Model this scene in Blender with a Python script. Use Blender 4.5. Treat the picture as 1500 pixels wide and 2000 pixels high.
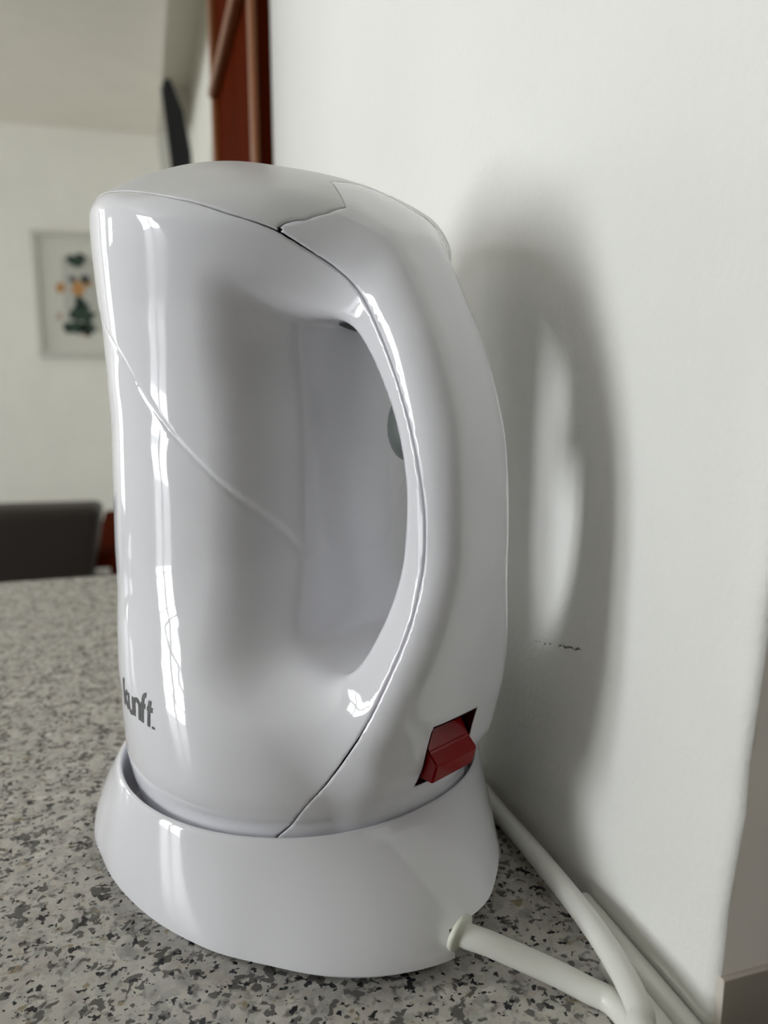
import bpy, bmesh, math, random
import numpy as np
from mathutils import Vector, Matrix

for o in list(bpy.data.objects): bpy.data.objects.remove(o)
scn = bpy.context.scene
COL = scn.collection

# ---------------------------------------------------------------- camera (phone held close, 15 cm above the worktop)
FPX, PITCH, YAW, CAMH = 1500.0, math.radians(10.0), math.radians(17.1), 0.153
cam_d = bpy.data.cameras.new('camera'); cam = bpy.data.objects.new('camera', cam_d); COL.objects.link(cam)
fwd = Vector((math.sin(YAW) * math.cos(PITCH), math.cos(YAW) * math.cos(PITCH), -math.sin(PITCH)))
rgt = Vector((math.cos(YAW), -math.sin(YAW), 0)); upv = rgt.cross(fwd)
cam.matrix_world = Matrix(((rgt.x, upv.x, -fwd.x, 0), (rgt.y, upv.y, -fwd.y, 0), (rgt.z, upv.z, -fwd.z, CAMH), (0, 0, 0, 1)))
cam_d.sensor_fit = 'VERTICAL'; cam_d.sensor_height = 36.0; cam_d.lens = 36.0 * FPX / 2000.0
cam_d.clip_start = 0.01; cam_d.clip_end = 50
cam_d.dof.use_dof = True; cam_d.dof.focus_distance = 0.205; cam_d.dof.aperture_fstop = 11.0
scn.camera = cam

# ---------------------------------------------------------------- world, daylight, exposure
W = bpy.data.worlds.new('world'); scn.world = W; W.use_nodes = True
W.node_tree.nodes['Background'].inputs[0].default_value = (0.80, 0.88, 1.0, 1)
W.node_tree.nodes['Background'].inputs[1].default_value = 1.0

def area_light(name, loc, size_y, size_z, radiance, col=(0.95, 0.98, 1.0)):
    """daylight, and the added far fill, just outside an opening in the wall x = WX, facing +X"""
    L = bpy.data.lights.new(name, 'AREA'); L.shape = 'RECTANGLE'; L.size = size_z; L.size_y = size_y
    L.energy = radiance * math.pi * size_y * size_z * math.pi / math.pi; L.color = col
    o = bpy.data.objects.new(name, L); o.location = loc; o.rotation_euler = (0, -math.pi / 2, 0); COL.objects.link(o)
    return o
WX = -3.2
area_light('daylight_near', (WX - 0.16, 0.15, 0.50), 1.10, 2.05, 24.6)
area_light('daylight_small', (WX - 0.16, 2.835, 0.525), 0.60, 0.85, 30.0)
area_light('far_room_fill', (WX - 0.16, 3.85, 0.45), 1.05, 2.3, 5.4)  # added fill that brightens the far room through the made-up third opening

scn.view_settings.view_transform = 'Standard'; scn.view_settings.look = 'None'
scn.view_settings.exposure = 0.0; scn.view_settings.gamma = 1.0; scn.view_settings.use_curve_mapping = False
scn.cycles.use_denoising = True
try:
    scn.cycles.denoiser = 'OPENIMAGEDENOISE'; scn.cycles.denoising_input_passes = 'RGB_ALBEDO_NORMAL'
except Exception: pass
scn.cycles.max_bounces = 10; scn.cycles.diffuse_bounces = 6; scn.cycles.glossy_bounces = 4
scn.cycles.caustics_reflective = False; scn.cycles.sample_clamp_indirect = 6.0
scn.cycles.blur_glossy = 0.0

# ---------------- kettle shape as a signed distance field (kettle frame: s toward handle, t sideways, z up)
def smooth_path(pts, n=6):
    P = np.array(pts, float); out = []
    for i in range(len(P) - 1):
        p0 = P[max(i - 1, 0)]; p1 = P[i]; p2 = P[i + 1]; p3 = P[min(i + 2, len(P) - 1)]
        for k in range(n):
            u = k / n
            out.append(0.5 * ((2 * p1) + (-p0 + p2) * u + (2 * p0 - 5 * p1 + 4 * p2 - p3) * u * u + (-p0 + 3 * p1 - 3 * p2 + p3) * u ** 3))
    out.append(P[-1]); return np.array(out)

def poly_sd(S, Z, poly):
    """signed distance to a closed polygon in the s-z plane, negative inside"""
    S = np.asarray(S, float); Z = np.asarray(Z, float)
    d = np.full(S.shape, 1e9); ins = np.zeros(S.shape, bool); n = len(poly)
    for i in range(n):
        ax, ay = poly[i]; bx, by = poly[(i + 1) % n]
        ex, ey = bx - ax, by - ay; L = ex * ex + ey * ey
        if L < 1e-16: continue
        wx = S - ax; wy = Z - ay
        h = np.clip((wx * ex + wy * ey) / L, 0, 1)
        dx = wx - ex * h; dy = wy - ey * h
        np.minimum(d, dx * dx + dy * dy, out=d)
        if ey != 0:
            c = ((ay > Z) != (by > Z)) & (S < ex * (Z - ay) / ey + ax)
            ins ^= c
    d = np.sqrt(d); return np.where(ins, -d, d)

def smin(a, b, k):
    h = np.clip(0.5 + 0.5 * (b - a) / k, 0, 1)
    return b * (1 - h) + a * h - k * h * (1 - h)

def rmax(a, b, r):
    """intersection with a rounded edge of radius r"""
    u = np.maximum(a + r, 0); v = np.maximum(b + r, 0)
    return np.minimum(np.maximum(a, b), -r) + np.sqrt(u * u + v * v)

def sstep(x, a, b):
    u = np.clip((x - a) / (b - a), 0, 1); return u * u * (3 - 2 * u)

OUTER = np.vstack([smooth_path([(-.0700, .190), (-.062, .1995), (-.045, .2085), (-.0207, .2172), (.0000, .2140), (.0293, .2046), (.0480, .1918),
                     (.0550, .1838), (.0620, .1718), (.0678, .1601), (.0738, .1421), (.0762, .1252), (.0768, .1049),
                     (.0752, .0835), (.0716, .0651), (.0678, .0500), (.0645, .041), (.0625, .033), (.060, .0165)]),
                   [(.060, -.05), (-.12, -.05), (-.12, .150), (-.09, .165)]])
HOLE = np.vstack([smooth_path([(.025, .1700), (.0314, .1697), (.0436, .1641), (.0549, .1474), (.0600, .1330), (.0613, .1200), (.0596, .1034), (.0560, .089),
                    (.0510, .0785), (.044, .0735), (.032, .0750), (.0250, .0840), (.0230, .105), (.0230, .135), (.0225, .158), (.025, .1700)])[:-1]])
SEAM = np.vstack([smooth_path([(-.075, .1965), (-.055, .1985), (-.0314, .2000), (-.0099, .2013), (.0151, .1961), (.0274, .1917), (.0346, .1884), (.0395, .1836), (.0478, .1737), (.0574, .1574), (.0644, .1415),
                    (.0682, .1270), (.0694, .1160), (.0688, .1040), (.0665, .0866), (.0591, .0633), (.0487, .0454), (.0401, .0326), (.031, .022)], 8), [(.022, -.05), (-.12, -.05), (-.12, .19)]])

_BZ = np.arange(0, .25, .0005)
def _table(zs, vs):
    v = np.interp(_BZ, zs, vs); k = np.hanning(25); k /= k.sum()
    return np.convolve(np.pad(v, 12, mode='edge'), k, 'valid')
BODY_R = _table([.012, .026, .034, .040, .052, .064, .076, .088, .10, .14, .155, .17, .19, .21],
                [.0515, .0545, .0563, .0573, .0578, .0576, .0550, .0516, .0501, .0489, .0494, .0510, .0550, .0560])
BODY_C = _table([.0, .060, .072, .088, .10, .15, .172, .19, .21],
                [.0, .000, -.005, -.0130, -.0168, -.0168, -.0132, -.006, -.004])

def sdf(s, t, z, d2=None):
    s, t, z = np.broadcast_arrays(s, t, z)
    r = np.interp(z, _BZ, BODY_R); cs = np.interp(z, _BZ, BODY_C); r = r + (np.maximum(r, .0601) - r) * sstep(s, -.010, .030) * sstep(z, .075, .048) * sstep(z, .032, .046)
    r = r + (np.maximum(r, .0572) - r) * sstep(s, -.010, .030) * sstep(z, .075, .048)   # lower edge turns in, less so at the back
    fr = r + .006 * sstep(z, .14, .20)                       # the front swells into the spout
    a = np.where(s < cs, fr, r)
    q = np.sqrt(((s - cs) / a) ** 2 + (t / r) ** 2)
    A = (q - 1) * r
    crown = 6.0 * t * t * sstep(z, .15, .19)
    if d2 is None:
        do = poly_sd(s, z + crown, OUTER); dh = poly_sd(s, z, HOLE)
    else:
        do = d2[0](s, z + crown); dh = d2[1](s, z)
    A = rmax(A, -dh, .012)
    w = .0165 + .016 * sstep(z, .150, .205) * (1 - sstep(s, .010, .060)) + .014 * sstep(z, .110, .050)
    H = rmax(np.abs(t) - w, -dh, .0035)
    H = rmax(H, .002 - s, .004)
    H = rmax(H, np.hypot(s, t) - np.interp(z, [.030, .034, .041, .050, .065, .085, .11], [.0574, .0580, .0610, .0668, .0725, .0785, .084]), .010)
    U = smin(A, H, .002 + .014 * sstep(z, .034, .070)) + .001
    ro = .0020 + (.0010 + .0070 * sstep(s, .0, .03)) * sstep(z, .034, .060)
    D = rmax(U, do, ro)
    return rmax(D, .014 - z, .002)

class Grid2:                                                  # bilinear lookup of a 2D field
    def __init__(self, poly, s0=-.14, s1=.14, z0=-.03, z1=.27, h=.00075):
        self.s0, self.z0, self.h = s0, z0, h
        S, Z = np.meshgrid(np.arange(s0, s1, h), np.arange(z0, z1, h), indexing='ij')
        self.g = poly_sd(S, Z, poly)
    def __call__(self, s, z):
        g = self.g; u = (s - self.s0) / self.h; v = (z - self.z0) / self.h
        u = np.clip(u, 0, g.shape[0] - 1.001); v = np.clip(v, 0, g.shape[1] - 1.001)
        i = u.astype(int); j = v.astype(int); fu = u - i; fv = v - j
        return (g[i, j] * (1 - fu) * (1 - fv) + g[i + 1, j] * fu * (1 - fv) + g[i, j + 1] * (1 - fu) * fv + g[i + 1, j + 1] * fu * fv)

def surface_nets(F, o, h):
    """F sampled on a grid -> vertices, quads"""
    n = np.array(F.shape); ins = F < 0
    c = [ins[i:n[0]-1+i, j:n[1]-1+j, k:n[2]-1+k] for i in (0, 1) for j in (0, 1) for k in (0, 1)]
    cnt = sum(x.astype(np.int8) for x in c); act = (cnt > 0) & (cnt < 8)
    idx = np.full(act.shape, -1, np.int64); cells = np.argwhere(act); idx[act] = np.arange(len(cells))
    acc = np.zeros((len(cells), 3)); num = np.zeros(len(cells))
    ci, cj, ck = cells.T
    for ax in range(3):
        for b in (0, 1):
            for d in (0, 1):
                off0 = [0, 0, 0]; oth = [x for x in range(3) if x != ax]
                off0[oth[0]] = b; off0[oth[1]] = d; off1 = list(off0); off1[ax] = 1
                f0 = F[ci + off0[0], cj + off0[1], ck + off0[2]]; f1 = F[ci + off1[0], cj + off1[1], ck + off1[2]]
                m = (f0 < 0) != (f1 < 0); tt = np.where(m, f0 / np.where(m, f0 - f1, 1), 0)
                p = np.array(off0, float)[None, :].repeat(len(cells), 0); p[:, ax] += tt
                acc += p * m[:, None]; num += m
    V = (cells + acc / num[:, None]) * h + o
    Q = []
    for ax in range(3):
        oth = [(ax + 1) % 3, (ax + 2) % 3]
        sl0 = [slice(None)] * 3; sl1 = [slice(None)] * 3
        sl0[ax] = slice(0, n[ax] - 1); sl1[ax] = slice(1, n[ax])
        e = ins[tuple(sl0)] != ins[tuple(sl1)]; pos = np.argwhere(e); inside0 = ins[tuple(sl0)][e]
        ok = (pos[:, oth[0]] > 0) & (pos[:, oth[1]] > 0) & (pos[:, oth[0]] < n[oth[0]] - 1) & (pos[:, oth[1]] < n[oth[1]] - 1)
        pos = pos[ok]; inside0 = inside0[ok]
        q = []
        for b, d in ((1, 1), (0, 1), (0, 0), (1, 0)):
            p = pos.copy(); p[:, oth[0]] -= b; p[:, oth[1]] -= d; q.append(idx[p[:, 0], p[:, 1], p[:, 2]])
        q = np.array(q).T; q[~inside0] = q[~inside0][:, ::-1]; Q.append(q)
    return V, np.vstack(Q)

def newton(V, f, it=3, e=2e-4):
    for _ in range(it):
        g = grad(V, f, e); v = f(*V.T); V = V - g * (v / np.maximum((g * g).sum(1), .2))[:, None]
    return V

def grad(V, f, e=2e-4):
    g = np.empty_like(V)
    for a in range(3):
        d = np.zeros(3); d[a] = e; g[:, a] = (f(*(V + d).T) - f(*(V - d).T)) / (2 * e)
    return g

def cut(V, T, vals, carry=()):
    """split triangles along vals = 0; vertices near zero are snapped; returns V, T, vals, carry (fields kept in step)"""
    vals = vals.copy(); vals[np.abs(vals) < 1.2e-4] = 0.0
    sg = np.sign(vals).astype(int)
    s3 = sg[T]; need = (s3.min(1) < 0) & (s3.max(1) > 0)
    keep = T[~need]; C_ = T[need]
    newv = {}; addV = []; base = len(V); out = []; pairs = []
    def mid(a, b):
        k = (a, b) if a < b else (b, a)
        if k not in newv:
            newv[k] = base + len(pairs); pairs.append((k[0], k[1], vals[k[0]] / (vals[k[0]] - vals[k[1]])))
        return newv[k]
    for tri in C_.tolist():
        s = [sg[i] for i in tri]
        if 0 in s:
            i = s.index(0); a, b, c = tri[i], tri[(i + 1) % 3], tri[(i + 2) % 3]; m = mid(b, c)
            out += [(a, b, m), (a, m, c)]
        else:
            i = [k for k in range(3) if s[k] != s[(k + 1) % 3] and s[k] != s[(k + 2) % 3]][0]
            a, b, c = tri[i], tri[(i + 1) % 3], tri[(i + 2) % 3]; m = mid(a, b); n_ = mid(a, c)
            out += [(a, m, n_), (m, b, c), (m, c, n_)]
    if pairs:
        A = np.array([p[0] for p in pairs]); B = np.array([p[1] for p in pairs]); u = np.array([p[2] for p in pairs])
        V = np.vstack([V, V[A] * (1 - u)[:, None] + V[B] * u[:, None]])
        vals = np.concatenate([vals, np.zeros(len(A))]); carry = [np.concatenate([c, c[A] * (1 - u) + c[B] * u]) for c in carry]
        T = np.vstack([keep, np.array(out)])
    return V, T, vals, list(carry)

# ---------------------------------------------------------------- helpers
def ray(u, v):
    return fwd + rgt * ((u - 750) / FPX) - upv * ((v - 1000) / FPX)
CAMP = Vector((0, 0, CAMH))
def at_z(u, v, z):
    q = ray(u, v); return CAMP + q * ((z - CAMH) / q.z)
def at_y(u, v, y):
    q = ray(u, v); return CAMP + q * (y / q.y)
def at_x(u, v, x):
    q = ray(u, v); return CAMP + q * (x / q.x)

def new_obj(name, verts, faces, m, parent=None, smooth=False, loc=None):
    me = bpy.data.meshes.new(name); me.from_pydata([tuple(v) for v in verts], [], [tuple(f) for f in faces]); me.update()
    if smooth: me.polygons.foreach_set('use_smooth', [True] * len(me.polygons))
    if m: me.materials.append(m)
    o = bpy.data.objects.new(name, me); COL.objects.link(o)
    if parent: o.parent = parent
    if loc is not None: o.location = loc
    return o
def bm_obj(name, bm, m, parent=None, smooth=False):
    me = bpy.data.meshes.new(name); bm.normal_update(); bm.to_mesh(me); bm.free()
    if smooth: me.polygons.foreach_set('use_smooth', [True] * len(me.polygons))
    if m: me.materials.append(m)
    o = bpy.data.objects.new(name, me); COL.objects.link(o)
    if parent: o.parent = parent
    return o
def box_bm(bm, x0, x1, y0, y1, z0, z1, bev=0.0, seg=2):
    r = bmesh.ops.create_cube(bm, size=1)['verts']
    for v in r:
        v.co = Vector((x0 + (v.co.x + .5) * (x1 - x0), y0 + (v.co.y + .5) * (y1 - y0), z0 + (v.co.z + .5) * (z1 - z0)))
    if bev:
        es = list({e for v in r for e in v.link_edges})
        bmesh.ops.bevel(bm, geom=es, offset=bev, segments=seg, affect='EDGES', profile=.5)
    return bm
def box(name, x0, x1, y0, y1, z0, z1, m, parent=None, bev=0.0, seg=2):
    return bm_obj(name, box_bm(bmesh.new(), x0, x1, y0, y1, z0, z1, bev, seg), m, parent, smooth=False)
def empty(name, loc, rz=0.0):
    o = bpy.data.objects.new(name, None); o.location = loc; o.rotation_euler = (0, 0, rz); COL.objects.link(o); o.empty_display_size = .05
    return o
def tag(o, label, cat, group=None):
    o['label'] = label; o['category'] = cat
    if group: o['group'] = group
    return o
def struct(o, label=None, cat=None):
    o['kind'] = 'structure'
    if label: o['label'] = label
    if cat: o['category'] = cat
    return o
def tube_mesh(path, rad, nseg=20, cap=True):
    P = [Vector(p) for p in path]; n = len(P); V = []; F = []
    up = Vector((0, 0, 1)); prev = None
    for i in range(n):
        d = (P[min(i + 1, n - 1)] - P[max(i - 1, 0)]).normalized()
        a = up.cross(d) if prev is None else prev - d * prev.dot(d)
        a.normalize(); prev = a; b = d.cross(a)
        r = rad(i / (n - 1)) if callable(rad) else rad
        for k in range(nseg):
            t = 2 * math.pi * k / nseg; V.append(P[i] + a * math.cos(t) * r + b * math.sin(t) * r)
    for i in range(n - 1):
        for k in range(nseg):
            a0 = i * nseg + k; a1 = i * nseg + (k + 1) % nseg
            F.append((a0, a1, a1 + nseg, a0 + nseg))
    if cap: F.append(tuple(reversed(range(nseg)))); F.append(tuple(range((n - 1) * nseg, n * nseg)))
    return V, F
def catmull(P, n=10):
    P = [Vector(p) for p in P]; out = []
    for i in range(len(P) - 1):
        p0 = P[max(i - 1, 0)]; p1 = P[i]; p2 = P[i + 1]; p3 = P[min(i + 2, len(P) - 1)]
        for k in range(n):
            u = k / n
            out.append(0.5 * ((2 * p1) + (p2 - p0) * u + (2 * p0 - 5 * p1 + 4 * p2 - p3) * u * u + (3 * p1 - p0 - 3 * p2 + p3) * u ** 3))
    out.append(P[-1]); return out

# ---------------------------------------------------------------- materials
def mat(name, col, rough=.5, **kw):
    m = bpy.data.materials.new(name); m.use_nodes = True; b = m.node_tree.nodes['Principled BSDF']
    b.inputs['Base Color'].default_value = (*col, 1); b.inputs['Roughness'].default_value = rough
    for k, v in kw.items(): b.inputs[k.replace('_', ' ')].default_value = v
    return m
class NT:
    def __init__(s, m): s.t = m.node_tree; s.b = s.t.nodes['Principled BSDF']
    def n(s, typ, **kw):
        x = s.t.nodes.new(typ)
        for k, v in kw.items(): setattr(x, k, v)
        return x
    def l(s, a, b): s.t.links.new(a, b)
    def coord(s, kind='Object'): return s.n('ShaderNodeTexCoord').outputs[kind]
    def noise(s, c, scale, detail=3, rough=.5, scl=None):
        if scl:
            mp = s.n('ShaderNodeMapping'); s.l(c, mp.inputs[0]); mp.inputs['Scale'].default_value = scl; c = mp.outputs[0]
        x = s.n('ShaderNodeTexNoise'); s.l(c, x.inputs['Vector']); x.inputs['Scale'].default_value = scale
        x.inputs['Detail'].default_value = detail; x.inputs['Roughness'].default_value = rough; return x.outputs['Fac']
    def vor(s, c, scale, out='Color', rand=1.0):
        x = s.n('ShaderNodeTexVoronoi'); s.l(c, x.inputs['Vector']); x.inputs['Scale'].default_value = scale
        x.inputs['Randomness'].default_value = rand; return x.outputs[out]
    def ramp(s, f, stops):
        x = s.n('ShaderNodeValToRGB'); s.l(f, x.inputs[0]); e = x.color_ramp.elements
        e[0].position, e[0].color = stops[0][0], (*stops[0][1], 1); e[1].position, e[1].color = stops[-1][0], (*stops[-1][1], 1)
        for p, c in stops[1:-1]:
            k = e.new(p); k.color = (*c, 1)
        return x.outputs[0]
    def mix(s, f, a, b, blend='MIX'):
        x = s.n('ShaderNodeMix', data_type='RGBA', blend_type=blend)
        for v, i in ((f, 0), (a, 6), (b, 7)):
            if isinstance(v, (int, float)): x.inputs[i].default_value = v
            elif isinstance(v, tuple): x.inputs[i].default_value = (*v, 1)
            else: s.l(v, x.inputs[i])
        return x.outputs[2]
    def bump(s, h, strength, dist):
        x = s.n('ShaderNodeBump'); s.l(h, x.inputs['Height']); x.inputs['Strength'].default_value = strength; x.inputs['Distance'].default_value = dist
        s.l(x.outputs[0], s.b.inputs['Normal']); return x

M = {}
def plaster(name, col, spots=True):
    m = mat(name, col, .85); N = NT(m); c = N.coord()
    big = N.noise(c, 6, 2); fine = N.noise(c, 420, 4, .6)
    mid = N.noise(c, 90, 3, .55)
    N.l(N.mix(N.ramp(big, [(.35, (0, 0, 0)), (.65, (1, 1, 1))]), col, tuple(x * .965 for x in col)), N.b.inputs['Base Color'])
    if spots:
        sp = N.vor(c, 105, 'Distance'); sel = N.vor(c, 105, 'Color')
        pit = N.ramp(sp, [(.0, (1, 1, 1)), (.09, (1, 1, 1)), (.16, (0, 0, 0))])
        pick = N.ramp(sel, [(.78, (0, 0, 0)), (.86, (1, 1, 1))])
        mask = N.mix(1.0, pit, pick, 'MULTIPLY')
        base = N.b.inputs['Base Color'].links[0].from_socket
        mk = N.mix(.35, (0, 0, 0), mask); N.l(N.mix(mk, base, (.45, .45, .42)), N.b.inputs['Base Color'])
        mm = N.n('ShaderNodeMath', operation='MULTIPLY_ADD'); N.l(mask, mm.inputs[0]); mm.inputs[1].default_value = -.9
        m2 = N.n('ShaderNodeMath', operation='MULTIPLY_ADD'); N.l(mid, m2.inputs[0]); m2.inputs[1].default_value = 1.6; N.l(fine, m2.inputs[2])
        N.l(m2.outputs[0], mm.inputs[2]); N.bump(mm.outputs[0], .4, .0006)
    else: N.bump(fine, .1, .0006)
    return m
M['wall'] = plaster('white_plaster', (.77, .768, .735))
M['room'] = plaster('room_plaster', (.87, .86, .80), False)
M['beige'] = plaster('beige_paint', (.29, .275, .25), False)
M['endshade'] = plaster('greige_end_shade', (.56, .515, .46), False)  # wall's end face: part of its shade is put into this darker colour
M['soffit'] = plaster('soffit_paint', (.80, .77, .69), False)
M['ceil'] = plaster('ceiling_plaster', (.80, .775, .70), False)
M['plastic'] = mat('white_gloss_plastic', (.79, .79, .835), .05, IOR=1.5)
M['plastic'].node_tree.nodes['Principled BSDF'].inputs['Coat Weight'].default_value = .25
M['plastic'].node_tree.nodes['Principled BSDF'].inputs['Coat Roughness'].default_value = .04
def lid_mat():
    m = mat('white_satin_plastic', (.70, .70, .715), .30); N = NT(m); N.bump(N.noise(N.coord(), 900, 2), .12, .0003); return m
M['lid'] = lid_mat()
M['cream'] = mat('cream_cord_rubber', (.74, .74, .69), .38)
M['grommet'] = mat('ivory_rubber', (.70, .71, .62), .45)
M['red'] = mat('red_translucent_plastic', (.34, .003, .007), .14, IOR=1.49, Transmission_Weight=.25)
M['darkred'] = mat('dark_red_plastic', (.035, .0006, .001), .3)
M['ink'] = mat('grey_print', (.085, .088, .09), .4)
M['greyplastic'] = mat('grey_plastic', (.10, .115, .11), .45)
M['gapdark'] = mat('shadow_gap_plastic', (.25, .24, .25), .5)
M['black'] = mat('black_plastic', (.006, .006, .008), .35)
M['screen'] = mat('black_screen_glass', (.004, .004, .005), .08)
def granite():
    m = mat('speckled_granite', (.5, .5, .5), .24); N = NT(m); c = N.coord()
    w = N.n('ShaderNodeTexNoise'); N.l(c, w.inputs['Vector']); w.inputs['Scale'].default_value = 260; w.inputs['Detail'].default_value = 2
    wm = N.n('ShaderNodeVectorMath', operation='MULTIPLY_ADD'); N.l(w.outputs['Color'], wm.inputs[0]); wm.inputs[1].default_value = (.0045,) * 3; N.l(c, wm.inputs[2])
    c2 = wm.outputs[0]
    cell = N.vor(c2, 330); g = N.ramp(cell, [(.0, (.36, .352, .335)), (.3, (.50, .49, .46)), (.55, (.60, .588, .55)), (.8, (.52, .482, .45)), (1.0, (.76, .755, .72))])
    soft = N.ramp(N.noise(c, 150, 3, .6), [(.3, (.62, .61, .58)), (.5, (.95, .94, .91)), (.7, (1.0, .99, .95))]); g = N.mix(.9, g, soft, 'MULTIPLY')
    tan = N.ramp(N.noise(c, 210, 2), [(.64, (0, 0, 0)), (.70, (1, 1, 1))]); g = N.mix(tan, g, (.30, .245, .165))
    def specks(scale, cl_scale, th, col, g):
        k = N.vor(c2, scale); cl = N.noise(c, cl_scale, 2, .6)
        a = N.n('ShaderNodeMath', operation='MULTIPLY_ADD'); N.l(cl, a.inputs[0]); a.inputs[1].default_value = 1.3; N.l(k, a.inputs[2])
        r = N.n('ShaderNodeMapRange'); N.l(a.outputs[0], r.inputs[0]); r.inputs[1].default_value = th; r.inputs[2].default_value = th + .05
        return N.mix(r.outputs[0], g, col)
    def blobs(scale, th, soft_, col, g, cl_scale=90, k=.5):
        a = N.n('ShaderNodeMath', operation='MULTIPLY_ADD'); N.l(N.noise(c, cl_scale, 2, .6), a.inputs[0]); a.inputs[1].default_value = k; N.l(N.noise(c, scale, 2.5, .55), a.inputs[2])
        r = N.n('ShaderNodeMapRange'); N.l(a.outputs[0], r.inputs[0]); r.inputs[1].default_value = th; r.inputs[2].default_value = th + soft_
        return N.mix(r.outputs[0], g, col)
    g = blobs(330, .825, .14, (.20, .192, .175), g)
    g = specks(520, 110, 1.40, (.13, .125, .115), g)
    g = blobs(430, .858, .03, (.022, .022, .026), g, 130)
    N.l(g, N.b.inputs['Base Color']); return m
M['granite'] = granite()
def wood(name, c0, c1, rough=.3, axis=(1, 1, .06), spec=.05):
    m = mat(name, c0, rough); m.node_tree.nodes['Principled BSDF'].inputs['Specular IOR Level'].default_value = spec; m.node_tree.nodes['Principled BSDF'].inputs['IOR'].default_value = 1.45 if spec > .1 else 1.04; N = NT(m); f = N.noise(N.coord(), 60, 4, .6, axis)
    N.l(N.ramp(f, [(.3, c0), (.7, c1)]), N.b.inputs['Base Color']); return m
M['wood'] = wood('red_brown_varnished_wood', (.050, .0065, .0015), (.075, .011, .003), .4)
M['wood2'] = wood('orange_brown_varnished_wood', (.16, .050, .012), (.22, .072, .018), .3, spec=.5)
M['leather'] = mat('dark_brown_leather', (.030, .022, .018), .55)
N_ = NT(M['leather']); N_.bump(N_.noise(N_.coord(), 300, 3), .25, .001)
M['tile'] = mat('grey_floor_tile', (.20, .185, .165), .35)
M['whitepaint'] = mat('white_paint', (.74, .74, .72), .4)
M['paper'] = mat('paper_mat', (.66, .66, .60), .9)
M['framepaint'] = mat('cream_frame_paint', (.60, .60, .55), .5)

# ---------------------------------------------------------------- the setting
XW = at_z(1020, 1614, 0).x          # face of the wall beside the kettle
YN = 0.1235                         # its near end
YF = at_x(530, 150, XW).y           # its far end
FLOOR, CEIL = -0.90, 1.62
X0, X1, Y0, Y1 = WX, 2.2, -3.4, 4.4
struct(box('floor', X0 - .3, X1 + .3, Y0 - .3, Y1 + .3, FLOOR - .1, FLOOR, M['tile']))
struct(box('ceiling', X0 - .3, X1 + .3, Y0 - .3, Y1 + .3, CEIL, CEIL + .1, M['ceil']))
struct(box('wall_back', X0 - .3, X1 + .3, Y1, Y1 + .15, FLOOR, CEIL, M['room']))
struct(box('wall_front', X0 - .3, X1 + .3, Y0 - .15, Y0, FLOOR, CEIL, M['beige']))
struct(box('wall_right', X1, X1 + .15, Y0, Y1, FLOOR, CEIL, M['beige']))

# wall on the left with two window openings and a third added to light the far room
def wall_openings(name, ops):
    bm = bmesh.new(); ys = sorted({Y0, Y1, *[o[0] for o in ops], *[o[1] for o in ops]})
    for a, b in zip(ys[:-1], ys[1:]):
        op = [o for o in ops if o[0] <= a and o[1] >= b]
        if not op: box_bm(bm, X0 - .15, X0, a, b, FLOOR, CEIL)
        else:
            box_bm(bm, X0 - .15, X0, a, b, FLOOR, op[0][2]); box_bm(bm, X0 - .15, X0, a, b, op[0][3], CEIL)
    return struct(bm_obj(name, bm, M['room']))
OPS = [(-.30, .60, -.35, 1.30), (2.62, 3.05, .20, .85), (3.40, 4.30, -.60, 1.50)]  # last opening is made up, it only admits the far-room fill
wall_openings('wall_left', OPS)
for i, (a, b, z0, z1) in enumerate(OPS):
    w = empty('window_%d' % (i + 1), (X0 - .06, (a + b) / 2, z0)); struct(w)
    def wbar(n, y0, y1, za, zb, d=.03):
        o = box(n, -d, d, y0 - (a + b) / 2, y1 - (a + b) / 2, za - z0, zb - z0, M['whitepaint'], w, .004); return o
    wbar('frame_rail', a, b, z0, z0 + .05); wbar('frame_rail', a, b, z1 - .05, z1)
    wbar('frame_stile', a, a + .05, z0 + .05, z1 - .05); wbar('frame_stile', b - .05, b, z0 + .05, z1 - .05)
    m_ = (a + b) / 2; wbar('mullion', m_ - .045, m_ + .045, z0 + .05, z1 - .05, .028)
    for k, zz in enumerate((z1 - .42, z1 - .80, z1 - 1.22)[:3 if z1 - z0 > 1 else 0]):
        wbar('glazing_bar', a + .05, b - .05, zz, zz + (.06 if k == 0 else .035), .022)

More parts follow.
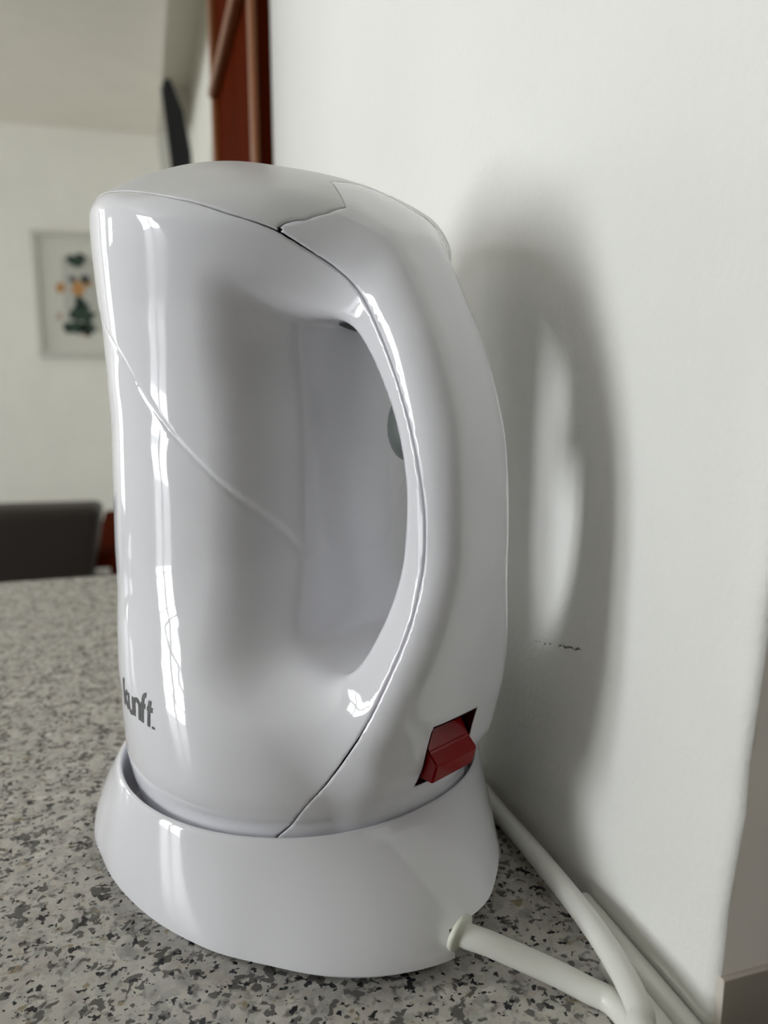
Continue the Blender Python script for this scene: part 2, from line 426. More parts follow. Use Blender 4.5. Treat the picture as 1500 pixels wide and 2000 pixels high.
# the plastered wall the kettle stands beside: finely divided so its plaster and its corner are slightly uneven
def near_wall():
    random.seed(4); x1 = X1; bm = bmesh.new()
    zs = [0.0] + [i * .012 for i in range(1, 46)] + [.7, 1.0, CEIL - .0]
    def wob(z, y): return .0007 * math.sin(z * 31 + 1.3) + .0005 * math.sin(z * 83 + y * 40) + .0004 * math.sin(z * 190)
    def lean(z):                                   # the hand-plastered near corner bows a little
        return .0065 * sst((z - .02) / .16) if z < .3 else .0065
    def sst(u): u = max(0, min(1, u)); return u * u * (3 - 2 * u)
    V = []; F = []; ys = [0, .0012, .003, .006, .012, .05, .2, .4, 1.0]; n = len(ys)
    for z in [FLOOR] + zs:
        yn = YN - (.0 if z < 0 else lean(z)) + wob(z, 0)
        for k, u in enumerate(ys):
            y = yn + (u if u < .1 else u * (YF - YN)) if k < n - 1 else YF
            x = XW + (.0018 if k == 0 else .0005 if k == 1 else 0) + (.00025 * math.sin(z * 47 + y * 60) if .01 < u < 1 else 0)
            if k == n - 1: x = XW
            V.append((x, y, z))
        V.append((x1, yn + .0, z)); V.append((x1, YF, z))
    m = n + 2; L = len(zs) + 1
    for i in range(L - 1):
        a = i * m; b = a + m
        for k in range(n - 1): F.append((a + k + 1, a + k, b + k, b + k + 1))
        F.append((a, a + n, b + n, b)); F.append((a + n + 1, a + n - 1, b + n - 1, b + n + 1))
    o = new_obj('wall_side', V, F, M['wall'], smooth=True); return o
w = near_wall(); struct(w)
w.data.materials.append(M['endshade'])
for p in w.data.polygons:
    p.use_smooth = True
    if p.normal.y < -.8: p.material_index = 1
def scuff():
    """short dark rub mark scratched into the paint"""
    random.seed(9); V = []; F = []
    for k in range(34):
        u = 1045 + 92 * (k + random.uniform(-.4, .4)) / 34
        if u < 1090 and random.random() < .55: continue
        v = 1254 + (u - 1045) * .17 + random.uniform(-2.5, 2.5); p = at_x(u, v, XW - .00012)
        r = random.uniform(.00012, .0004); n = len(V)
        V += [(p.x, p.y - r * 1.6, p.z - r * .3), (p.x, p.y, p.z - r), (p.x, p.y + r * 1.3, p.z), (p.x, p.y - r * .2, p.z + r)]; F.append((n, n + 1, n + 2, n + 3))
    o = new_obj('scuff_mark', V, F, mat('dark_rub_mark', (.10, .095, .085), .9), w); o['kind'] = 'structure'; return o
scuff()
# tiled course low on the end face of that wall
tl = at_y(1410, 1926, YN - .002)
tile = struct(box('trim_1', XW + .0012, X1, YN - .0005, YN + .004, FLOOR, tl.z - .0006, M['endshade'], None, .0003))

# granite worktop and the cabinet under it
CB = at_z(100, 1130, 0).y
ct = box('granite_worktop', -1.6, XW - .0002, -.35, CB, -.03, 0, M['granite'], None, .002)
tag(ct, 'speckled grey granite worktop under the kettle', 'worktop')
cab = empty('base_cabinet', (-.75, .1, FLOOR)); tag(cab, 'white cabinet below the speckled granite worktop', 'cabinet')
box('carcass', -.83, .86, -.42, CB - .14, .0, -.0305 - FLOOR, M['whitepaint'], cab, .002)
for i in range(3):
    x = -.82 + i * .56
    d = box('door', x, x + .55, -.438, -.4205, .1, .84, M['whitepaint'], cab, .003)
    h = box('handle', x + .46, x + .47, -.462, -.4385, .6, .74, M['greyplastic'], d, .003)

# ---------------------------------------------------------------- wooden door case beyond the wall end
DY = YF + .006
def px_x(u, y): return at_y(u, 150, y).x
D = empty('door_1', (XW, DY, FLOOR)); struct(D)
H_ = CEIL - FLOOR
yA, yB = DY, DY + .50
xa = at_y(528, 150, yA).x
def dbox(n, x0, x1, y0, y1, z0, z1, m, bev=.002): return box(n, x0 - XW, x1 - XW, y0 - DY, y1 - DY, z0, z1, m, D, bev)
xc0 = at_y(505, 150, yA).x; xc1 = at_y(491, 150, yA).x
dbox('architrave', xc0, XW + .12, yA, yA + .02, 0, H_ - .001, M['wood'])
dbox('architrave_bead', xc1, xc0, yA - .002, yA + .022, 0, H_ - .001, M['wood2'], .004)
xj = xc1 + .004
yC = at_x(424, 150, xj).y
dbox('jamb', xj, xj + .03, yA + .022, yC, 0, H_ - .001, M['wood'])
xd = at_y(412, 150, yC).x
dbox('far_architrave', xd, xj + .03, yC, yC + .02, 0, H_ - .001, M['wood2'], .004)
ra = at_x(440, 135, xj - .001); rb = at_x(468, 0, xj - .001)
rz = ra.z - FLOOR
dbox('transom_rail', xj - .012, xj, yA + .03, yC - .001, rz, rz + .012, M['wood2'], .003)

# ---------------------------------------------------------------- far room
soff_z = at_y(150, 251, Y1).z; soff_x = at_y(310, 265, Y1).x
struct(box('trim_2', X0, soff_x, YF + 1.2, Y1 - .001, soff_z, CEIL - .001, M['soffit']))
xs2 = at_y(364, 224, Y1).x
yS = YF + 1.0
struct(box('wall_partition', xs2 + .02, xs2 + .14, yS, Y1 - .001, FLOOR + .001, CEIL - .001, M['room']))

# television on an arm, seen edge-on
ty = 2.6
pa = at_y(325, 153, ty); pb = at_y(358, 325, ty)
tv = empty('television', (pb.x, ty, pb.z - .25)); tag(tv, 'black flat television seen edge-on above the kettle lid', 'television')
hgt = pa.z - pb.z + .42; lean = pb.x - pa.x
def slab(name, prof, y0, y1, m, par):
    V = [(x, y0, z) for x, z in prof] + [(x, y1, z) for x, z in prof]; n = len(prof)
    F = [tuple(range(n)), tuple(reversed(range(n, 2 * n)))] + [(i, i + n, (i + 1) % n + n, (i + 1) % n) for i in range(n)]
    bm = bmesh.new(); vs = [bm.verts.new(v) for v in V]; [bm.faces.new([vs[i] for i in f]) for f in F]
    bmesh.ops.recalc_face_normals(bm, faces=bm.faces); return bm_obj(name, bm, m, par)
T0 = Vector((pb.x, 0, pb.z - .25))
def tp(u, v): p = at_y(u, v, ty); return (p.x - T0.x, p.z - T0.z)
L0, L1 = tp(318, 156), tp(332, 153); L2, L3 = tp(358, 216), tp(374, 300); L4 = tp(380, 420); L5 = tp(350, 420)
slab('housing', [L0, L1, L2, L3, L4, L5], 0, .62, M['black'], tv)
slab('screen', [(L0[0] - .006, L0[1] - .01), (L0[0] - .0005, L0[1] - .01), (L5[0] - .0005, L5[1] + .02), (L5[0] - .006, L5[1] + .02)], .02, .60, M['screen'], tv)
box('wall_bracket', L4[0] - .02, xs2 - T0.x + .03, .25, .36, .12, .2, M['black'], tv, .004)

# framed flower print on the far wall
def pic():
    y = Y1 - .012
    a = at_y(57, 448, y); b = at_y(57, 698, y); c = at_y(262, 460, y)
    cx = (a.x + c.x) / 2; w = c.x - a.x; h = a.z - b.z
    P = empty('framed_picture', (cx, Y1, b.z)); tag(P, 'cream framed flower print on the far white wall', 'picture')
    f = .028
    for n, x0, x1, z0, z1 in (('frame_rail', -w/2, w/2, 0, f), ('frame_rail', -w/2, w/2, h - f, h), ('frame_stile', -w/2, -w/2 + f, f, h - f), ('frame_stile', w/2 - f, w/2, f, h - f)):
        box(n, x0, x1, -.03, -.001, z0, z1, M['framepaint'], P, .004)
    box('mat_board', -w/2 + f, w/2 - f, -.012, -.002, f, h - f, M['paper'], P)
    px0, px1, pz0, pz1 = -w/2 + .14, w/2 - .14, .13, h - .13
    pp = box('print', px0, px1, -.014, -.0121, pz0, pz1, mat('print_paper', (.50, .50, .46), .9), P)
    cols = dict(leaf_print=(.035, .06, .045), petal_print=(.50, .26, .09), stem_print=(.05, .055, .06), blush_print=(.42, .30, .24))
    mm = {k: mat(k, v, .9) for k, v in cols.items()}
    def blob(n, x, z, r, q, seed):
        random.seed(seed); N = 14
        V = [(x, -.0146, z)] + [(x + r * (1 + .35 * random.uniform(-1, 1)) * math.cos(6.2832 * i / N) * q, -.0146, z + r * (1 + .35 * random.uniform(-1, 1)) * math.sin(6.2832 * i / N)) for i in range(N)]
        # each printed flower or leaf is flat ink on the sheet
        new_obj(n, V, [(0, 1 + i, 1 + (i + 1) % N) for i in range(N)], mm[n], pp)
    def at(u, v): p = at_y(u, v, y - .014); return p.x - cx, p.z - b.z
    for n, u, v, r, q, s in (('leaf_print', 150, 508, .035, 1.5, 1), ('leaf_print', 160, 612, .055, 1.0, 2), ('leaf_print', 148, 640, .035, 1.6, 3), ('leaf_print', 172, 640, .035, 1.1, 9),
                             ('petal_print', 152, 562, .038, .9, 4), ('petal_print', 117, 563, .028, .8, 5), ('stem_print', 141, 545, .016, 1, 6), ('stem_print', 166, 545, .022, 1, 10),
                             ('petal_print', 172, 555, .020, .8, 11), ('blush_print', 116, 618, .022, .6, 7), ('petal_print', 168, 652, .014, 1.4, 8), ('leaf_print', 155, 590, .03, 1.0, 12)):
        x, z = at(u, v); blob(n, x, z, r, q, s)
pic()

# dark leather armchair with wooden arms behind the worktop
def armchair():
    y = 2.0; tlp = at_y(205, 967, y); trb = at_y(178, 1090, y)
    A = empty('armchair', (tlp.x - .36, y, FLOOR)); tag(A, 'dark brown leather armchair behind the worktop, its back towards us', 'armchair')
    top = tlp.z - FLOOR
    # back: tapered cushion
    bm = bmesh.new(); box_bm(bm, -.36, .36, -.06, .08, .40, top, .022, 3)
    for v in bm.verts:
        k = (v.co.z - .40) / (top - .40)
        v.co.x *= 1 - .17 * (1 - k) ; v.co.y += -.10 * k
        v.co.z += .006 * math.sin(v.co.x * 14) * k
    bm_obj('backrest', bm, M['leather'], A, True)
    box('seat', -.33, .33, -.02, .56, .30, .44, M['leather'], A, .03, 3)
    for sx in (-1, 1):
        for yy in (-.03, .52):
            box('leg', sx * .36 - .025, sx * .36 + .025, yy - .025, yy + .025, 0, .52 if yy < 0 else .58, M['wood'], A, .006)
        aa = box('armrest', sx * .36 - .035, sx * .36 + .035, -.10, .56, .60, .635, M['wood'], A, .01)
armchair()
# ---------------------------------------------------------------- kettle
KC = Vector((.045, .24, 0)); KA = math.radians(27)
K = empty('electric_kettle', KC, KA - math.pi / 2)
tag(K, 'glossy white cordless electric kettle with a red switch, standing on its base', 'kettle')
def kray(u, v, t):
    """s, z where the line of sight crosses the kettle's plane y = t"""
    R = Matrix.Rotation(-(KA - math.pi / 2), 3, 'Z'); o = R @ (CAMP - KC); q = R @ ray(u, v)
    p = o + q * ((t - o.y) / q.y); return p.x, p.z

gO, gH, gS = Grid2(OUTER), Grid2(HOLE), Grid2(SEAM)
hh = .0015
ax = [np.arange(a, b, hh) for a, b in ((-.0745, .0865), (-.0665, .0666), (.0095, .2305))]
Sg, Tg, Zg = np.meshgrid(*ax, indexing='ij')
F3 = sdf(Sg, Tg, Zg, (gO, gH))
V, Q = surface_nets(F3, np.array([a[0] for a in ax]), hh)
fx = lambda s, t, z: sdf(s, t, z)
fg = lambda s, t, z: sdf(s, t, z, (gO, gH))
V = newton(V, fg, 3, 4e-4)
# even the spacing along the surface a little, then back onto it
def relax(V, Q, it):
    for _ in range(it):
        acc = np.zeros_like(V); n = np.zeros(len(V))
        for a, b in ((0, 1), (1, 2), (2, 3), (3, 0)):
            np.add.at(acc, Q[:, a], V[Q[:, b]]); np.add.at(acc, Q[:, b], V[Q[:, a]]); np.add.at(n, Q[:, a], 1); np.add.at(n, Q[:, b], 1)
        V = V * .5 + acc / n[:, None] * .5; V = newton(V, fg, 1, 4e-4)
    return V
V = relax(V, Q, 3); V = newton(V, fg, 1, 4e-4)
d02 = ((V[Q[:, 0]] - V[Q[:, 2]]) ** 2).sum(1); d13 = ((V[Q[:, 1]] - V[Q[:, 3]]) ** 2).sum(1)
T = np.vstack([np.where((d02 < d13)[:, None], Q[:, [0, 1, 2]], Q[:, [0, 1, 3]]), np.where((d02 < d13)[:, None], Q[:, [0, 2, 3]], Q[:, [1, 2, 3]])])

LIDE_T = [0, .0105, .0160, .0211, .0259, .0302, .0331, .0360, .05]; LIDE_S = [.0298, .0303, .0424, .0415, .0395, .0367, .0348, .0331, .026]
def on_surface(raw, V, lo=.3):
    """turn a cutting function into distance measured along the shell"""
    N = grad(V, fg, 4e-4); N /= np.maximum(np.linalg.norm(N, axis=1), 1e-9)[:, None]
    G = grad(V, lambda s, t, z: raw(np.stack([s, t, z], 1)), 3e-4)
    G = G - N * (G * N).sum(1)[:, None]
    return raw(V) / np.clip(np.linalg.norm(G, axis=1), lo, None)
def f_seam(V): return on_surface(lambda P: gS(P[:, 0], P[:, 2]), V)                                  # > 0 : lid and handle cover
def f_lid(V): return on_surface(lambda P: P[:, 0] - np.interp(np.abs(P[:, 1]), LIDE_T, LIDE_S) + np.maximum(.16 - P[:, 2], 0) * 3, V)   # > 0 : handle cover
RIDGE = np.vstack([smooth_path([(-.08, .2060), (-.06, .1900), (-.035, .1725), (-.0247, .1654), (-.0154, .1580), (-.0074, .1482), (.0010, .1386), (.0094, .1298), (.0154, .1221), (.0216, .1106), (.0257, .1010), (.030, .090)]),
                   [(.030, -.05), (-.12, -.05), (-.12, .206)]])
gR = Grid2(RIDGE)
def f_ridge(V): return gR(V[:, 0], V[:, 2])
GAP = .00036
def cut_all(V, T, f, offs):
    for o in offs:
        V, T, vals, _ = cut(V, T, f(V) - o)
        m = np.abs(vals) < 1e-9
    return V, T
def side_split(V, T, f, band=.0011, GAP=GAP):
    """two meshes either side of f = 0, edges trimmed for a fine joint"""
    V, T = cut_all(V, T, f, (-band, -GAP, GAP, band))
    fv = f(V)[T].mean(1)
    return (V, T[fv < -GAP * .98]), (V, T[fv > GAP * .98])
def compact(V, T):
    u, inv = np.unique(T, return_inverse=True); return V[u], inv.reshape(-1, 3)
def clean(T):
    return T[(T[:, 0] != T[:, 1]) & (T[:, 1] != T[:, 2]) & (T[:, 0] != T[:, 2])]
def border(T):
    e = {}
    for t in T.tolist():
        for a, b in ((t[0], t[1]), (t[1], t[2]), (t[2], t[0])):
            if (b, a) in e: del e[(b, a)]
            else: e[(a, b)] = 1
    return list(e)
def flange(V, T, depth=.0016, bev=.0003):
    """turn every open edge inwards so the joint reads as a shell edge"""
    N = grad(V, fg, 4e-4); N /= np.linalg.norm(N, axis=1)[:, None]
    E = border(T); ids = sorted({i for e in E for i in e}); k = {v: i for i, v in enumerate(ids)}
    cent = {}
    out = np.zeros((len(ids), 3))
    for a, b in E:
        d = V[b] - V[a]; L = np.linalg.norm(d)
        if L < 1e-9: continue
        o_ = np.cross(d / L, N[a]); out[k[a]] += o_; out[k[b]] += o_
    out /= np.maximum(np.linalg.norm(out, axis=1), 1e-9)[:, None]
    base = len(V); n = len(ids); I = np.array(ids)
    r1 = V[I] + out * bev * .35 - N[I] * bev * .35; r2 = V[I] + out * bev * .5 - N[I] * bev * 1.2; r3 = V[I] + out * bev * .5 - N[I] * depth
    V2 = np.vstack([V, r1, r2, r3]); F = []
    for a, b in E:
        rows = [a, base + k[a], base + n + k[a], base + 2 * n + k[a]]; rowb = [b, base + k[b], base + n + k[b], base + 2 * n + k[b]]
        for q in range(3): F.append((rowb[q], rows[q], rows[q + 1])); F.append((rowb[q], rows[q + 1], rowb[q + 1]))
    return V2, np.vstack([T, np.array(F)])
def shell(name, V, T, m, fl=True):
    V, T = compact(V, clean(T))
    if fl: V, T = flange(V, T)
    me = bpy.data.meshes.new(name); me.vertices.add(len(V)); me.vertices.foreach_set('co', V.ravel())
    me.loops.add(len(T) * 3); me.loops.foreach_set('vertex_index', T.ravel().astype(np.int32))
    me.polygons.add(len(T)); me.polygons.foreach_set('loop_start', np.arange(0, len(T) * 3, 3, dtype=np.int32))
    me.polygons.foreach_set('use_smooth', np.ones(len(T), bool)); me.update(calc_edges=True); me.validate()
    me.materials.append(m); o = bpy.data.objects.new(name, me); COL.objects.link(o); o.parent = K; return o

(Vb, Tb), (Vo, To) = side_split(V, T, f_seam)
# body shell with the fine swept groove
Vb, Tb = compact(Vb, Tb)
Vb, Tb = cut_all(Vb, Tb, f_ridge, (-.0012, -.0006, 0, .0006, .0012))
g = grad(Vb, fg, 4e-4); g /= np.linalg.norm(g, axis=1)[:, None]
fr = f_ridge(Vb)
Vb = Vb - g * (np.exp(-(fr / .00055) ** 2) * .00030 + .00022 * (1 - sstep(fr, -.0006, .0006)) * sstep(fr, -.012, -.002))[:, None] * sstep(Vb[:, 2], .092, .105)[:, None]
shell('body', Vb, Tb, M['plastic'])
Vo, To = compact(Vo, To)
(Vl, Tl), (Vh, Th) = side_split(Vo, To, f_lid, .0011, .00022)
shell('lid', Vl, Tl, M['lid'])
# handle cover: centre joint on top, window for the switch
Vh, Th = compact(Vh, Th)
def f_tc(V): return V[:, 1] - np.interp(V[:, 0], [.027, .0300, .034, .0387, .0420, .050], [-.004, .003, .0085, .0115, .0160, .0210])
for o_ in (-.0012, -.0005, 0, .0005, .0012):
    Vh, Th, _v, _c = cut(Vh, Th, f_tc(Vh) - o_)
g = grad(Vh, fg, 4e-4); g /= np.linalg.norm(g, axis=1)[:, None]
fd = sstep(Vh[:, 2], .186, .193)
Vh = Vh - g * (np.exp(-(f_tc(Vh) / .0005) ** 2) * .0007 * fd)[:, None]
SW_Z, SW_HT, SW_HZ = .0528, .0094, .0100
def f_sw(V):
    a = np.maximum(np.abs(V[:, 1]) - SW_HT, np.abs(V[:, 2] - SW_Z) - SW_HZ); return np.where(V[:, 0] < .03, .05, a)
Vh, Th, _v, _c = cut(Vh, Th, f_sw(Vh) - .0005)
Vh, Th, _v, _c = cut(Vh, Th, f_sw(Vh))
cen = Vh[Th].mean(1)
Th = Th[f_sw(cen) > 0]
cover = shell('handle_cover', Vh, Th, M['plastic'])

# switch recess and rocker
s0 = .06
for _ in range(40):
    s0 -= float(sdf(np.array([s0]), np.array([0.]), np.array([SW_Z]))[0])
P0 = np.array([[s0, 0, SW_Z]]); nn = grad(P0, fx, 4e-4)[0]; nn[1] = 0; nn /= np.linalg.norm(nn)
nV = Vector(nn); uV = Vector((0, 1, 0)); vV = nV.cross(uV); vV = vV if vV.z > 0 else -vV
B0 = Vector(P0[0])
def loc3(u, v, w): return B0 + uV * u + vV * v + nV * w
SW = empty('switch', B0); SW.parent = K; SW.location = B0
def sw_obj(name, V, F, m, smooth=False):
    bm = bmesh.new(); vs = [bm.verts.new(loc3(*p) - B0) for p in V]
    for f in F: bm.faces.new([vs[i] for i in f])
    bmesh.ops.recalc_face_normals(bm, faces=bm.faces); return bm, name, m
def prism_u(name, prof, u0, u1, m, bev):
    n = len(prof); V = [(u0, a, b) for a, b in prof] + [(u1, a, b) for a, b in prof]
    F = [tuple(range(n)), tuple(reversed(range(n, 2 * n)))] + [(i, i + n, (i + 1) % n + n, (i + 1) % n) for i in range(n)]
    bm, _, _ = sw_obj(name, V, F, m)
    if bev: bmesh.ops.bevel(bm, geom=bm.edges[:], offset=bev, segments=2, affect='EDGES')
    return bm_obj(name, bm, m, SW)
hu, hv, dp = SW_HT, SW_HZ, -.006
ring = [(-hu, -hv), (hu, -hv), (hu, hv), (-hu, hv)]
V_ = [(a * 1.02, b * 1.02, -.0012) for a, b in ring] + [(a, b, dp) for a, b in ring]
# recess: walls follow the cut edge, floor 6 mm down
bmr = bmesh.new()
def edge_pt(u, z):
    s = s0 + .002
    for _ in range(30): s -= float(sdf(np.array([s]), np.array([u]), np.array([z]))[0])
    return Vector((s, u, z)) - B0
loopu = []
RU, RV = hu, hv
hu, hv = hu - .0006, hv - .0006
for k in range(9): loopu.append((-hu + 2 * hu * k / 8, SW_Z - hv))
for k in range(1, 9): loopu.append((hu, SW_Z - hv + 2 * hv * k / 8))
for k in range(1, 9): loopu.append((hu - 2 * hu * k / 8, SW_Z + hv))
for k in range(1, 8): loopu.append((-hu, SW_Z + hv - 2 * hv * k / 8))
top = [bmr.verts.new(edge_pt(a, z) - nV * .00005) for a, z in loopu]
bot = [bmr.verts.new(Vector((a and v.co.x, v.co.y, v.co.z)) * 1.0 - nV * (nV.dot(v.co) + .0055)) for (a, z), v in zip(loopu, top)]
n_ = len(top)
for i in range(n_): bmr.faces.new((top[i], top[(i + 1) % n_], bot[(i + 1) % n_], bot[i]))
bmr.faces.new(bot)
bmesh.ops.recalc_face_normals(bmr, faces=bmr.faces)
for f in bmr.faces: f.normal_flip()
bm_obj('recess', bmr, M['darkred'], SW)
prism_u('rocker', [(.0066, -.0052), (.0050, -.0036), (.0016, -.0002), (-.0004, .0034), (-.0064, .0031), (-.0074, -.0008), (-.0078, -.0052)], -.0084, .0084, M['red'], .0005)
SW['label'] = 'red translucent rocker switch low on the handle'

# grey thumb button inside the handle, and grey insert at the top of the hand hole
def lens(name, c, a, b, w, m, ang):
    bm = bmesh.new(); bmesh.ops.create_uvsphere(bm, u_segments=24, v_segments=14, radius=1)
    for v in bm.verts: v.co = Vector((v.co.x * a, v.co.y * w, v.co.z * b))
    bmesh.ops.rotate(bm, verts=bm.verts, matrix=Matrix.Rotation(ang, 3, 'Y'), cent=(0, 0, 0))
    for v in bm.verts: v.co += Vector(c)
    return bm_obj(name, bm, m, K, True)
bs, bz = kray(766, 824, .0)
lens('thumb_button', (bs + .0078, 0, bz), .0078, .0105, .0056, M['greyplastic'], .25)
bs, bz = kray(668, 625, .002)
lens('grip_insert', (bs + .004, .001, bz + .0010), .0090, .0022, .0085, M['greyplastic'], .55)

# printed maker's name on the side, letter strokes laid on the curved body
def surf(s, z, off=.00012):
    t = -.058
    for _ in range(12): t += float(sdf(np.array([s]), np.array([t]), np.array([z]))[0])
    P = np.array([[s, t, z]]); n = grad(P, fx, 4e-4)[0]; n /= np.linalg.norm(n); p = P[0] + n * off; return Vector(p)
def arc(cx, cy, rx, ry, a0, a1, n=8):
    return [(cx + rx * math.cos(math.radians(a0 + (a1 - a0) * i / n)), cy + ry * math.sin(math.radians(a0 + (a1 - a0) * i / n))) for i in range(n + 1)]
# strokes in letter units: x-height 1, ascender 1.55
LET = {
 'k': (0.78, [[(0, 0), (0, 1.55)], [(.58, 1.0), (.06, .52)], [(.16, .62), (.62, 0)]]),
 'u': (0.80, [[(0, 1)] + arc(.31, .30, .31, .30, 180, 360) + [(.62, 1)], [(.62, .3), (.62, 0)]]),
 'n': (0.80, [[(0, 0), (0, 1)], [(0, .68)] + arc(.31, .68, .31, .32, 180, 0) + [(.62, 0)]]),
 'f': (0.62, [[(.14, 0), (.14, 1.25)] + arc(.38, 1.25, .24, .26, 180, 90), [(-.06, .92), (.40, .92)]]),
 't': (0.56, [[(.14, 1.35), (.14, .0)], [(-.06, .92), (.42, .92)]]),
 '.': (0.3, [[(.0, .0), (.0, .12)]])}
def logo():
    V = []; F = []; x = 0; u = .0054; wv = .25; s_start, z0 = -.0136, .0574
    for ch in 'kunft.':
        adv, strokes = LET[ch]
        for st in strokes:
            pts = []
            for a, b in zip(st[:-1], st[1:]):
                L = math.hypot(b[0] - a[0], b[1] - a[1]); n = max(1, int(L / .12))
                pts += [(a[0] + (b[0] - a[0]) * i / n, a[1] + (b[1] - a[1]) * i / n) for i in range(n)]
            pts.append(st[-1]); base = len(V)
            for i, (px, py) in enumerate(pts):
                q = pts[min(i + 1, len(pts) - 1)]; p = pts[max(i - 1, 0)]; dx, dy = q[0] - p[0], q[1] - p[1]; L = math.hypot(dx, dy) or 1
                nx, ny = -dy / L * wv / 2, dx / L * wv / 2
                for sg in (1, -1): V.append(surf(s_start + (x + px + nx * sg) * u * 1.08, z0 + (py + ny * sg) * u))
            for i in range(len(pts) - 1):
                k = base + 2 * i; F.append((k, k + 1, k + 3, k + 2))
        x += adv
    o = new_obj('lettering', V, F, M['ink'], K); o['label'] = 'grey lower-case word kunft with a full stop'
logo()

# ---------------------------------------------------------------- power base
PB = empty('kettle_power_base', KC, KA - math.pi / 2)
tag(PB, 'white flared round power base on the granite under the kettle', 'kettle base')
FA = [-180, -150, -125, -117, -107, -87, -69, -57, -46, -32, -22, -11, 0, 8, 18, 30, 45, 65, 90, 120, 150, 180]
FR = [.0740, .0730, .0690, .0672, .0652, .0646, .0665, .0690, .0714, .0768, .0804, .0828, .0815, .0772, .0718, .0662, .0628, .0622, .0640, .0670, .0730, .0740]
fine = smooth_path(list(zip(FA, FR)), 8)
def foot(phi): return float(np.interp(phi, fine[:, 0], fine[:, 1]))
def zrim(phi): return float(np.interp(phi, [-180, -90, -30, 0, 40, 90, 180], [.0328, .0335, .0332, .0336, .0322, .032, .0328]))
RIMR = .0592; ZB = .0062
def base_mesh():
    NA = 240; us = [0, .03, .08, .15, .23, .32, .42, .52, .62, .72, .81, .89, .95]
    bm = bmesh.new(); rows = []
    angs = [-180 + 360 * i / NA for i in range(NA)]
    def notch(p): return -11.2 <= p <= 22
    def pol(r, p, z): return bm.verts.new((r * math.cos(math.radians(p)), r * math.sin(math.radians(p)), z))
    rows.append([pol(foot(p) - .006, p, ZB - .0050) for p in angs])          # inner skirt that carries the base
    rows.append([pol(foot(p) - .0055, p, ZB + .0008) for p in angs])
    rows.append([pol(foot(p) - .0006, p, ZB) for p in angs])
    for u in us:
        rows.append([pol(RIMR + (foot(p) - RIMR) * (1 - u ** 1.45), p, ZB + .0004 + u * (zrim(p) - ZB - .0004)) for p in angs])
    for dr, dz, k in ((-.0001, -.0004, 1), (-.0005, 0, 1), (-.0010, 0, 1), (-.0014, -.0005, 1), (-.0016, -.004, 1), (-.0022, .0125, 0), (-.045, .0125, 0)):
        rows.append([pol(RIMR + dr, p, zrim(p) + dz if k else dz) for p in angs])
    NR = 7
    for i in range(len(rows) - 1):
        for k in range(NA):
            if i < NR and notch(angs[k] + 360 / NA / 2): continue
            bm.faces.new((rows[i][k], rows[i][(k + 1) % NA], rows[i + 1][(k + 1) % NA], rows[i + 1][k]))
    bm.faces.new(list(reversed(rows[-1])))
    ks = [k for k in range(NA) if notch(angs[k] + 360 / NA / 2)]; ks.append(ks[-1] + 1)
    top = [rows[NR][k % NA] for k in ks]
    inn = [bm.verts.new((v.co.x * .80, v.co.y * .80, v.co.z)) for v in top]; inb = [bm.verts.new((v.co.x, v.co.y, ZB - .005)) for v in inn]
    for i in range(len(top) - 1):
        bm.faces.new((top[i], top[i + 1], inn[i + 1], inn[i])); bm.faces.new((inn[i], inn[i + 1], inb[i + 1], inb[i]))
    for j, k in ((0, ks[0]), (len(ks) - 1, ks[-1])):
        vs = [rows[i][k % NA] for i in range(NR + 1)] + [inn[j], inb[j]]
        bm.faces.new(vs if j else list(reversed(vs)))
    return bm_obj('housing', bm, M['plastic'], PB, True)
hb = base_mesh()
md = hb.modifiers.new('crisp_edges', 'EDGE_SPLIT'); md.split_angle = math.radians(50)
# inner collar the kettle sits on (seen as the dark ring in the joint)
bm = bmesh.new(); bmesh.ops.create_cone(bm, cap_ends=True, segments=64, radius1=.030, radius2=.028, depth=.0012)
for v in bm.verts: v.co.z += .0132
bm_obj('contact_plate', bm, M['gapdark'], PB, True)
for a in (40, 140, 220, 320):
    bm = bmesh.new(); bmesh.ops.create_cone(bm, cap_ends=True, segments=20, radius1=.005, radius2=.005, depth=.0012)
    for v in bm.verts: v.co += Vector((.045 * math.cos(math.radians(a)), .045 * math.sin(math.radians(a)), .0006))
    bm_obj('rubber_foot', bm, M['greyplastic'], PB)

# ---------------------------------------------------------------- cord leaving the base through its strain relief
CR = .0031
g0 = at_z(900, 1826, .0095)
g0 = at_z(900, 1823, .0122)
gd = Vector((.55, -.80, -.22)).normalized()
pts = [g0 - gd * .0006, g0 + gd * .0012 + Vector((.0006, 0, 0)), at_z(955, 1843, .0108), at_z(1015, 1869, .0082), at_z(1080, 1898, .0056), at_z(1150, 1934, .0036), at_z(1205, 1966, .0032), (XW - .0157, .122, .0032), (XW - .0165, .100, .0032), (XW - .0165, .05, .0032), (XW - .0165, -.03, .0032), (XW - .03, -.2, .0032), (XW - .04, -.31, .0032)]
CD = empty('power_cord', g0); tag(CD, 'cream power cord plugged into the front of the kettle base', 'cord')
path = catmull([Vector(p) for p in pts], 10)
V_, F_ = tube_mesh([p - g0 for p in path], CR, 24); new_obj('cable', V_, F_, M['cream'], CD, True)
dr = (path[14] - path[8]).normalized()
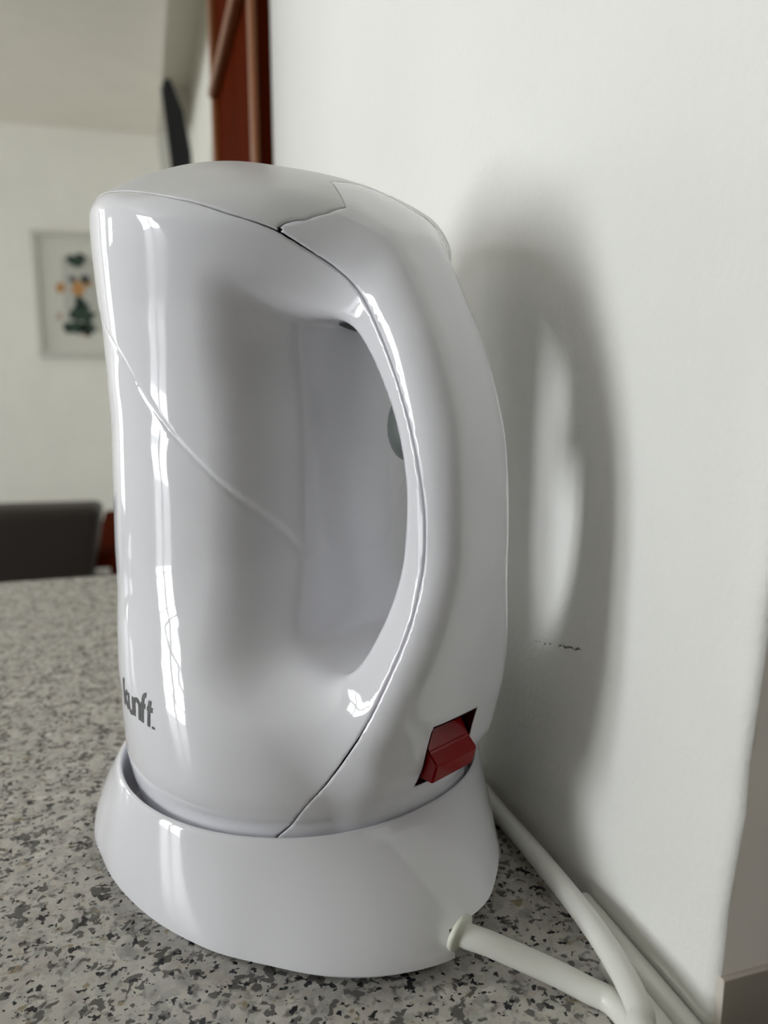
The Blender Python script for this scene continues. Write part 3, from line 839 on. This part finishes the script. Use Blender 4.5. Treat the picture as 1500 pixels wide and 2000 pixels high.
def lathe_dir(name, prof, o_, d, m, par, origin):
    a = d.orthogonal().normalized(); b = d.cross(a); V = []; F = []; n = 36
    for r, h in prof:
        for k in range(n):
            t = 6.283185 * k / n; V.append(o_ + d * h + a * math.cos(t) * r + b * math.sin(t) * r - origin)
    for i in range(len(prof) - 1):
        for k in range(n): F.append((i * n + k, i * n + (k + 1) % n, (i + 1) * n + (k + 1) % n, (i + 1) * n + k))
    F.append(tuple(reversed(range(n)))); F.append(tuple(range((len(prof) - 1) * n, len(prof) * n)))
    return new_obj(name, V, F, m, par, True)
lathe_dir('strain_relief', [(.0044, -.0012), (.0048, -.0010), (.0050, -.0004), (.0049, .0002), (.0045, .0005), (.0034, .0006), (.0033, .0010)], g0, gd, M['grommet'], CD, g0)

# loose loops of the cord lying along the foot of the wall
def cordobj(name, pts, label, r=CR):
    p = catmull([Vector(q) for q in pts], 12); o_ = p[0].copy(); V, F = tube_mesh([x - o_ for x in p], r, 24)
    o = new_obj(name, V, F, M['cream'], None, True, o_); tag(o, label, 'cord', 'cord strands along the foot of the wall'); return o
def lay(uv, gap):
    out = []
    for u, v in uv:
        p = at_z(u, v, CR + .0001); p.x = min(p.x, XW - gap); out.append(p)
    return out
cordobj('cord_strand', [(.1065, .36, .0034), (.1075, .30, .0034), at_z(922, 1522, .0036), at_z(975, 1587, .0040), at_z(1027, 1646, .0060), at_z(1075, 1703, .0085), at_z(1130, 1772, .0100),
                        at_z(1180, 1842, .0104), at_z(1222, 1912, .0104), at_z(1252, 1980, .0104), at_z(1268, 2045, .0104), (XW - .026, .080, .0104), (XW - .032, .05, .0070), (XW - .036, -.03, .0032), (XW - .06, -.2, .0032), (XW - .09, -.31, .0032)],
        'cream cord strand running from behind the kettle and crossing over the plugged-in cord')
cordobj('cord_strand', lay([(1138, 1762), (1170, 1795), (1208, 1825), (1262, 1872), (1325, 1935), (1388, 2003)], .0033) + [(XW - .0033, .095, .0032), (XW - .0033, .05, .0032), (XW - .0033, -.03, .0032), (XW - .006, -.2, .0032), (XW - .009, -.31, .0032)],
        'cream cord strand pressed against the foot of the wall')
cordobj('cord_strand', lay([(1218, 1876), (1245, 1908), (1280, 1950), (1320, 2003)], .0097) + [(XW - .0097, .093, .0032), (XW - .0099, .05, .0032), (XW - .0099, -.03, .0032), (XW - .016, -.2, .0032), (XW - .022, -.31, .0032)],
        'cream cord strand between the crossing strand and the one against the wall')
